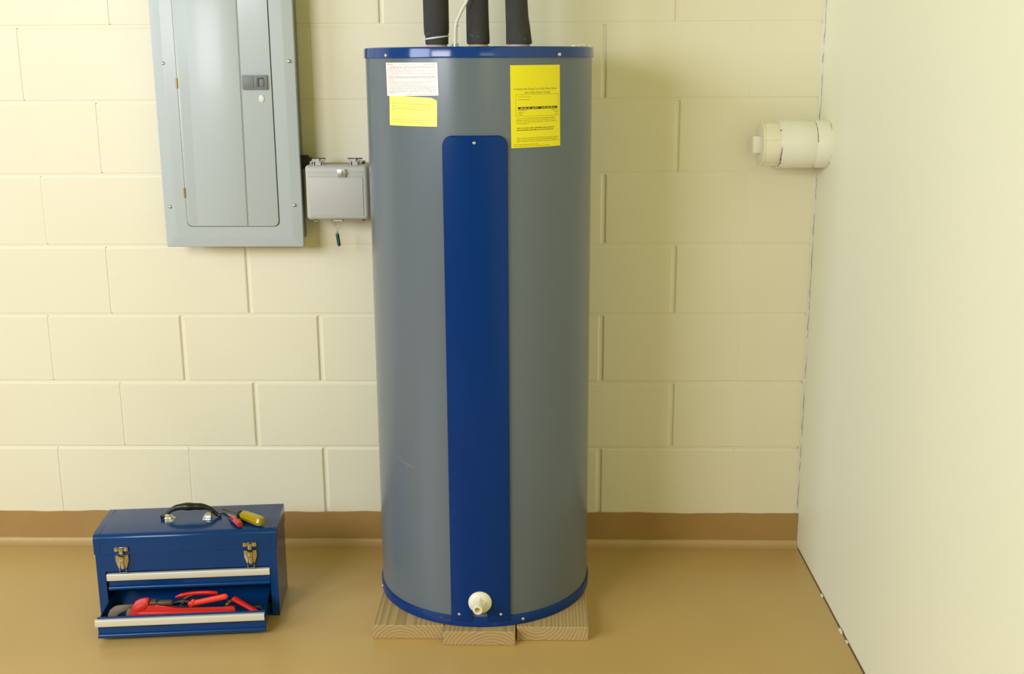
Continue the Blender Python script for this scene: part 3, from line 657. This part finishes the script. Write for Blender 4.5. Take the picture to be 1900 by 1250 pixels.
# latches
def latch(u, dz=0, open_=False):
    F_ = -.0024
    bm = bmesh.new(); Y = lambda a, b, d: Vector((a, d, b))
    z1 = TS+.0195
    prism(bm, rrect(u-.0175, u-.0075, z1-.0125, z1, .003, 3), F_, F_-.0055, Y, .0012)
    prism(bm, rrect(u+.0065, u+.0175, z1-.0125, z1, .003, 3), F_, F_-.0055, Y, .0012)
    box(bm, u-.009, u+.009, F_-.0020, F_, z1-.012, z1-.002)
    lt_ = link('latch', bm, M['chrome'], tb, angle=30); lt_['label'] = 'nickel-plated draw latch'
    bm = bmesh.new(); box(bm, u-.0052, u+.0052, F_-.0080, F_, TS-.0005, z1-.0025, .0014, 2); link('catch', bm, M['chrome'], lt_, angle=30)
    bm = bmesh.new(); zt = TS-.0030
    for s in (-1, 1):
        q = [(u+s*.0165, zt), (u+s*.0068, zt), (u+s*.0055, zt-.0150), (u+s*.0060, zt-.0400), (u+s*.0100, zt-.0400), (u+s*.0168, zt-.0160)]
        prism(bm, q, .0001, -.0058, Y, .0011)
    box(bm, u-.011, u+.011, -.0022, 0, zt-.036, zt-.004); link('latch_plate', bm, M['chrome'], lt_, angle=30)
    bm = bmesh.new(); 
    prism(bm, rrect(u-.0056, u+.0058, zt-.0190, zt-.0035, .0025, 3), -.002, -.0100, Y, .0016)
    prism(bm, rrect(u-.0048, u+.0048, zt-.0405, zt-.018, .003, 3), -.002, -.0062, Y, .0014)
    link('lever', bm, M['brass'] if False else M['chrome'], lt_, angle=30)
    bm = bmesh.new(); zb = zt-.0505
    tube(bm, [(u-.0082, -.0045, zt-.018), (u-.0082, -.0045, zb+.002), (u-.0072, -.0045, zb), (u+.0072, -.0045, zb), (u+.0082, -.0045, zb+.002), (u+.0082, -.0045, zt-.018)], .0011, 8, up=(0, 1, 0)); link('wire_loop', bm, M['metal'], lt_, angle=50)
latch(.0682); latch(.3960)
# drawers
def drawer(wf, z0, z1, u0, u1, bar0, bar1, bu0, bu1, zfloor, label):
    bm = bmesh.new()
    # front: folded sheet with a rolled bottom lip and a small turned-in top edge
    q = lambda rr, t: (wf+.0008-rr*math.cos(math.radians(t)), z0+.0068+rr*math.sin(math.radians(t)))
    prof = [(wf, z1), (wf+.0055, z1), (wf+.0055, z1-.0015), (wf+.0015, z1-.0015), (wf+.0015, z0+.0145)] + [q(.0068, t) for t in (88, 70, 52, 34, 16, 0, -20, -40, -60, -85)] + [q(.0055, t) for t in (-85, -55, -25, 5, 35, 65, 80)] + [(wf, z0+.0135)]
    prism(bm, prof, u0, u1, lambda a, b, d: Vector((d, a, b)))
    dl = .160
    box(bm, u0+.003, u0+.0044, wf+.0015, wf+dl, z0+.004, z1-.004); box(bm, u1-.0044, u1-.003, wf+.0015, wf+dl, z0+.004, z1-.004)
    box(bm, u0+.003, u1-.003, wf+dl-.0014, wf+dl, z0+.004, z1-.004); box(bm, u0+.003, u1-.003, wf+.0012, wf+dl, zfloor-.0014, zfloor)
    d = link('drawer', bm, M['tb'], tb, angle=35); d['label'] = label
    bm = bmesh.new(); prism(bm, [(wf, bar1), (wf-.0085, bar1-.0004), (wf-.0095, bar1-.0022), (wf-.0095, bar0+.0012), (wf-.0085, bar0), (wf-.0070, bar0), (wf-.0070, bar1-.004), (wf, bar1-.004)], bu0, bu1, lambda a, b, dd: Vector((dd, a, b))); 
    link('drawer_pull', bm, M['alu'], d, angle=35)['label'] = 'pale aluminium pull strip'
    return d
drawer(.0050, .0878, .1385, .0262, .4420, .1188, .1372, .0245, .4428, .0965, 'closed upper drawer')
drawer(-.1020, .0085, .0655, .0205, .4395, .0438, .0620, .0165, .4385, .0250, 'lower drawer pulled open')

# ------------------------------------------------------------------ tools (placed in the toolbox frame)
TBM = Matrix.Translation(TBO) @ Matrix.Rotation(TBA, 4, 'Z')
def tool(name, label, cat, base):
    t = thing(name, label, cat, TBM @ Vector(base), TBA); return t
# pipe wrench standing on its edge, jaws down
WB = (.2, -.085, .020)
pw = tool('pipe_wrench', 'big red pipe wrench lying along the front of the open drawer', 'wrench', (WB[0], WB[1], .0255))
tl = math.radians(20)
def WP(a, b, d): return Vector((a-WB[0], b*math.sin(tl)+d*math.cos(tl), WB[2]-.0255 + b*math.cos(tl)-d*math.sin(tl)))
frame = [(.0925, .0240), (.0948, .0300), (.0986, .0501), (.1033, .0635), (.11, .0727), (.1208, .0777), (.1343, .0799), (.1445, .0781), (.1434, .07), (.1371, .0587), (.1466, .057), (.1588, .0619), (.1664, .0616), (.1791, .0555), (.2145, .0507), (.2553, .0491), (.3235, .0483), (.3509, .0505), (.3577, .0489), (.3618, .0405), (.3604, .0311), (.3549, .0265), (.25, .0215), (.1873, .0215)]
bm = bmesh.new(); prism(bm, frame, -.009, .009, WP, .0028); link('handle', bm, M['red_iron'], pw, angle=40)
bm = bmesh.new(); prism(bm, [(.1180, .0450), (.1737, .0430), (.3500, .0402), (.3560, .0370), (.3540, .0320), (.1737, .0330), (.1180, .0345)], -.0095, -.0135, WP, .0018); link('handle_rib', bm, M['red_iron'], pw, angle=40)
bm = bmesh.new(); prism(bm, [(.1100, .0560), (.1200, .0640), (.1360, .0660), (.1400, .0590), (.1330, .0500), (.1180, .0460), (.1080, .0480)], -.0085, -.0118, WP, .0022); link('housing_boss', bm, M['red_iron'], pw, angle=40)
hook = [(.0405, .0098), (.0390, .0200), (.0392, .0330), (.0405, .0425), (.0449, .0524), (.0547, .0601), (.0614, .0633), (.0843, .0643), (.106, .0654), (.106, .0539), (.0804, .0482), (.0682, .0446), (.0615, .0389), (.0575, .0289), (.0570, .0098)]
bm = bmesh.new(); prism(bm, hook, -.0075, .0075, WP, .0022); link('hook_jaw', bm, M['iron'], pw, angle=40)['label'] = 'brown steel hook jaw'
bm = bmesh.new(); prism(bm, [(.0845, .0120), (.0855, .0400), (.0880, .0500), (.0990, .0570), (.1010, .0120)], -.0080, .0080, WP, .0012); link('heel_jaw', bm, M['iron'], pw, angle=40)
bm = bmesh.new()
o0 = WP(.1452, .0655, 0); axu = (WP(1, .0655, 0)-WP(0, .0655, 0)).normalized()
lathe(bm, [(.0080, 0), (.0092, .0012), (.0092, .0152), (.0080, .0163)], o0, axu, 20)
for q in range(20):
    a = 2*PI*q/20; e = Vector((0, math.cos(a), math.sin(a)))
    box_c = o0 + axu*.008 + e*.0092; vs = [bm.verts.new(box_c + axu*s1*.0062 + Vector((0, -e.z, e.y))*s2*.0007 + e*s3) for s1 in (-1, 1) for s2 in (-1, 1) for s3 in (-.0004, .0006)]
    bmesh.ops.convex_hull(bm, input=vs)
link('adjusting_nut', bm, M['iron'], pw, angle=30)
bm = bmesh.new(); tube(bm, [WP(x, .0645, 0) for x in (.140, .1660, .1672, .1720, .1800, .1930, .2000, .2022)], [.0055, .0055, .0066, .0074, .0078, .0076, .0066, .0035], 16); link('shank_end', bm, M['iron'], pw, angle=40)
# slip-joint pliers behind the wrench
pl = tool('pliers', 'pliers with orange-red grips behind the pipe wrench', 'pliers', (.22, -.03, .0255))
def PL(u, b, dw=0): return Vector((u-.22, dw, .03+b-.0255))
bm = bmesh.new(); capsule(bm, PL(.2390, .0282), PL(.3270, .0425, .004), .0078, .0086, 18, .75, (0, 1, 0))
for u, b in ((.240, .0250), (.246, .0350)): bmesh.ops.create_icosphere(bm, subdivisions=2, radius=.0062, matrix=Matrix.Translation(PL(u, b)))
link('lower_grip', bm, M['grip_orange'], pl, smooth=True, angle=60)
bm = bmesh.new(); pts = smooth_path([PL(.1990, .0425, .012), PL(.2130, .0462, .014), PL(.2400, .0492, .016), PL(.2720, .0505, .016), PL(.3070, .0492, .014)], 4)
tube(bm, pts, [.0022+.0038*min(1, i/4, (len(pts)-1-i)/3+.4) for i in range(len(pts))], 14, .8, (0, 1, 0)); link('upper_grip', bm, M['grip_red'], pl, smooth=True, angle=60)
bm = bmesh.new(); tube(bm, [PL(.1930, .0270, .004), PL(.2050, .0310, .004), PL(.2200, .0330, .004), PL(.2420, .0300, .002)], [.0040, .0065, .0085, .0060], 12, .7, (0, 1, 0)); tube(bm, [PL(.2180, .0340, .012), PL(.2330, .0420, .014), PL(.2500, .0470, .015)], [.006, .005, .004], 10, .7, (0, 1, 0)); link('jaw', bm, M['dark_steel'], pl, angle=50)
bm = bmesh.new(); lathe(bm, [(.0042, -.008), (.0042, -.0055), (.0030, -.0095)][:2], PL(.2150, .0280), (0, 1, 0), 6); lathe(bm, [(.0040, -.008), (.0040, -.005)], PL(.2205, .0375), (0, 1, 0), 6); link('pivot_bolt', bm, M['metal'], pl)
# second gripped tool, leaning down to the right
sn = tool('tin_snips', 'red-handled snips lying at the right end of the open drawer', 'snips', (.385, -.05, .0255))
def SN(u, w_, z): return Vector((u-.385, w_+.05, z-.0255))
bm = bmesh.new(); pts = [SN(.3505, -.0270, .0680), SN(.3525, -.0290, .0665), SN(.3740, -.0470, .0620), SN(.3960, -.0655, .0580), SN(.4140, -.0800, .0540), SN(.4200, -.0850, .0520)]
tube(bm, pts, [.0086, .0090, .0080, .0074, .0070, .0040], 14, .8); link('grip', bm, M['red_iron'], sn, smooth=True, angle=50)
bm = bmesh.new(); tube(bm, [SN(.3290, -.0320, .0530), SN(.3390, -.0300, .0580), SN(.3520, -.0270, .0650)], [.0060, .0075, .0060], 12, .6); lathe(bm, [(.0048, 0), (.0048, .004)], SN(.3400, -.0350, .0610), (0, -.6, .8), 12); link('blade', bm, M['iron'], sn, angle=40)
bm = bmesh.new(); tube(bm, [SN(.3350, -.0420, .0480), SN(.3480, -.0500, .0540), SN(.3600, -.0620, .0480), SN(.3700, -.0740, .0400)], [.005, .0062, .0055, .004], 12, .7); link('spring_arm', bm, M['dark_steel'], sn, angle=50)
bt = tool('wire_nut', 'beige twist connector in drawer just right of the wrench handle', 'connector', (.379, -.0760, .0255))
bm = bmesh.new(); tube(bm, [(-.014, 0, .0150), (-.010, 0, .0175), (.002, 0, .0175), (.012, .002, .0155), (.016, .003, .014)], [.0045, .0068, .0075, .0062, .0035], 14)
tube(bm, [(0, .004, .006), (0, .004, .0005)], .006, 10); o = link('shell', bm, M['cream_bit'], bt, angle=50)
bt2 = tool('hose_clamp', 'small metal clamp in far right corner of the open drawer', 'clamp', (.4165, -.052, .0255))
bm = bmesh.new(); ri = [[Vector((r_*math.cos(2*PI*i/24), h_, .0135+r_*math.sin(2*PI*i/24))) for i in range(24)] for r_, h_ in ((.0120, -.004), (.0130, -.004), (.0130, .004), (.0120, .004))]
ri = [[bm.verts.new(v) for v in q] for q in ri]
for a, b in zip(ri, ri[1:]+ri[:1]): bridge(bm, a, b)
link('band', bm, M['metal'], bt2, angle=40)
bm = bmesh.new(); lathe(bm, [(.0042, -.009), (.0042, .008)], (-.003, -.001, .0280), (1, .3, 0), 8); link('worm_screw', bm, M['dark_steel'], bt2)
# screwdrivers on the lid
LZ = TH+.0006
ys = tool('screwdriver', 'yellow-handled screwdriver lying on toolbox lid beside the red one', 'screwdriver', (.392, .045, LZ))
a = Vector((.3630, .0745, 0)); b = Vector((.4290, .0135, 0)); d = (b-a).normalized(); O_ = Vector((.392, .045, 0)); hz = .0142
bm = bmesh.new(); n = 12; Lh = (b-a).length
prof = [(.0085, .010), (.0125, .013), (.0138, .020), (.0128, .030), (.0138, .040), (.0140, Lh-.012), (.0132, Lh-.005), (.0105, Lh), (.006, Lh+.0015)]
lathe(bm, prof, a-O_+Vector((0, 0, hz)), d, 8); link('grip', bm, M['driver_yellow'], ys, angle=25)['label'] = 'clear yellow faceted grip'
bm = bmesh.new(); lathe(bm, [(.0070, -.002), (.0118, 0), (.0126, .004), (.0122, .012), (.0105, .0155)], a-O_+Vector((0, 0, hz)), d, 20); link('collar', bm, M['black'], ys, angle=40)
bm = bmesh.new(); tip = Vector((.3050, .1370, .0062)); st = a+Vector((0, 0, hz)); q = (tip-st)
tube(bm, [st-O_, st-O_+q*.88, st-O_+q*.93, st-O_+q*.99], [.0036, .0036, .0040, .0022], 12, .7); link('shaft', bm, M['iron'], ys, angle=50)
rs_ = tool('screwdriver', 'small red-handled screwdriver lying on toolbox lid', 'screwdriver', (.357, .040, LZ))
a = Vector((.3405, .0700, 0)); b = Vector((.3725, .0120, 0)); d = (b-a).normalized(); O_ = Vector((.357, .040, 0)); hz = .0088; Lh = (b-a).length
bm = bmesh.new(); lathe(bm, [(.0045, -.001), (.0068, .002), (.0080, .008), (.0084, .020), (.0086, Lh-.006), (.0078, Lh-.001), (.0050, Lh+.001)], a-O_+Vector((0, 0, hz)), d, 8); link('grip', bm, M['driver_red'], rs_, angle=25)['label'] = 'clear red faceted grip'
bm = bmesh.new(); tube(bm, [a-O_+Vector((0, 0, hz)), a-O_-d*.020+Vector((0, 0, hz-.0015)), a-O_-d*.027+Vector((0, 0, hz-.002))], [.0022, .0022, .0012], 10); link('shaft', bm, M['metal'], rs_, angle=50)
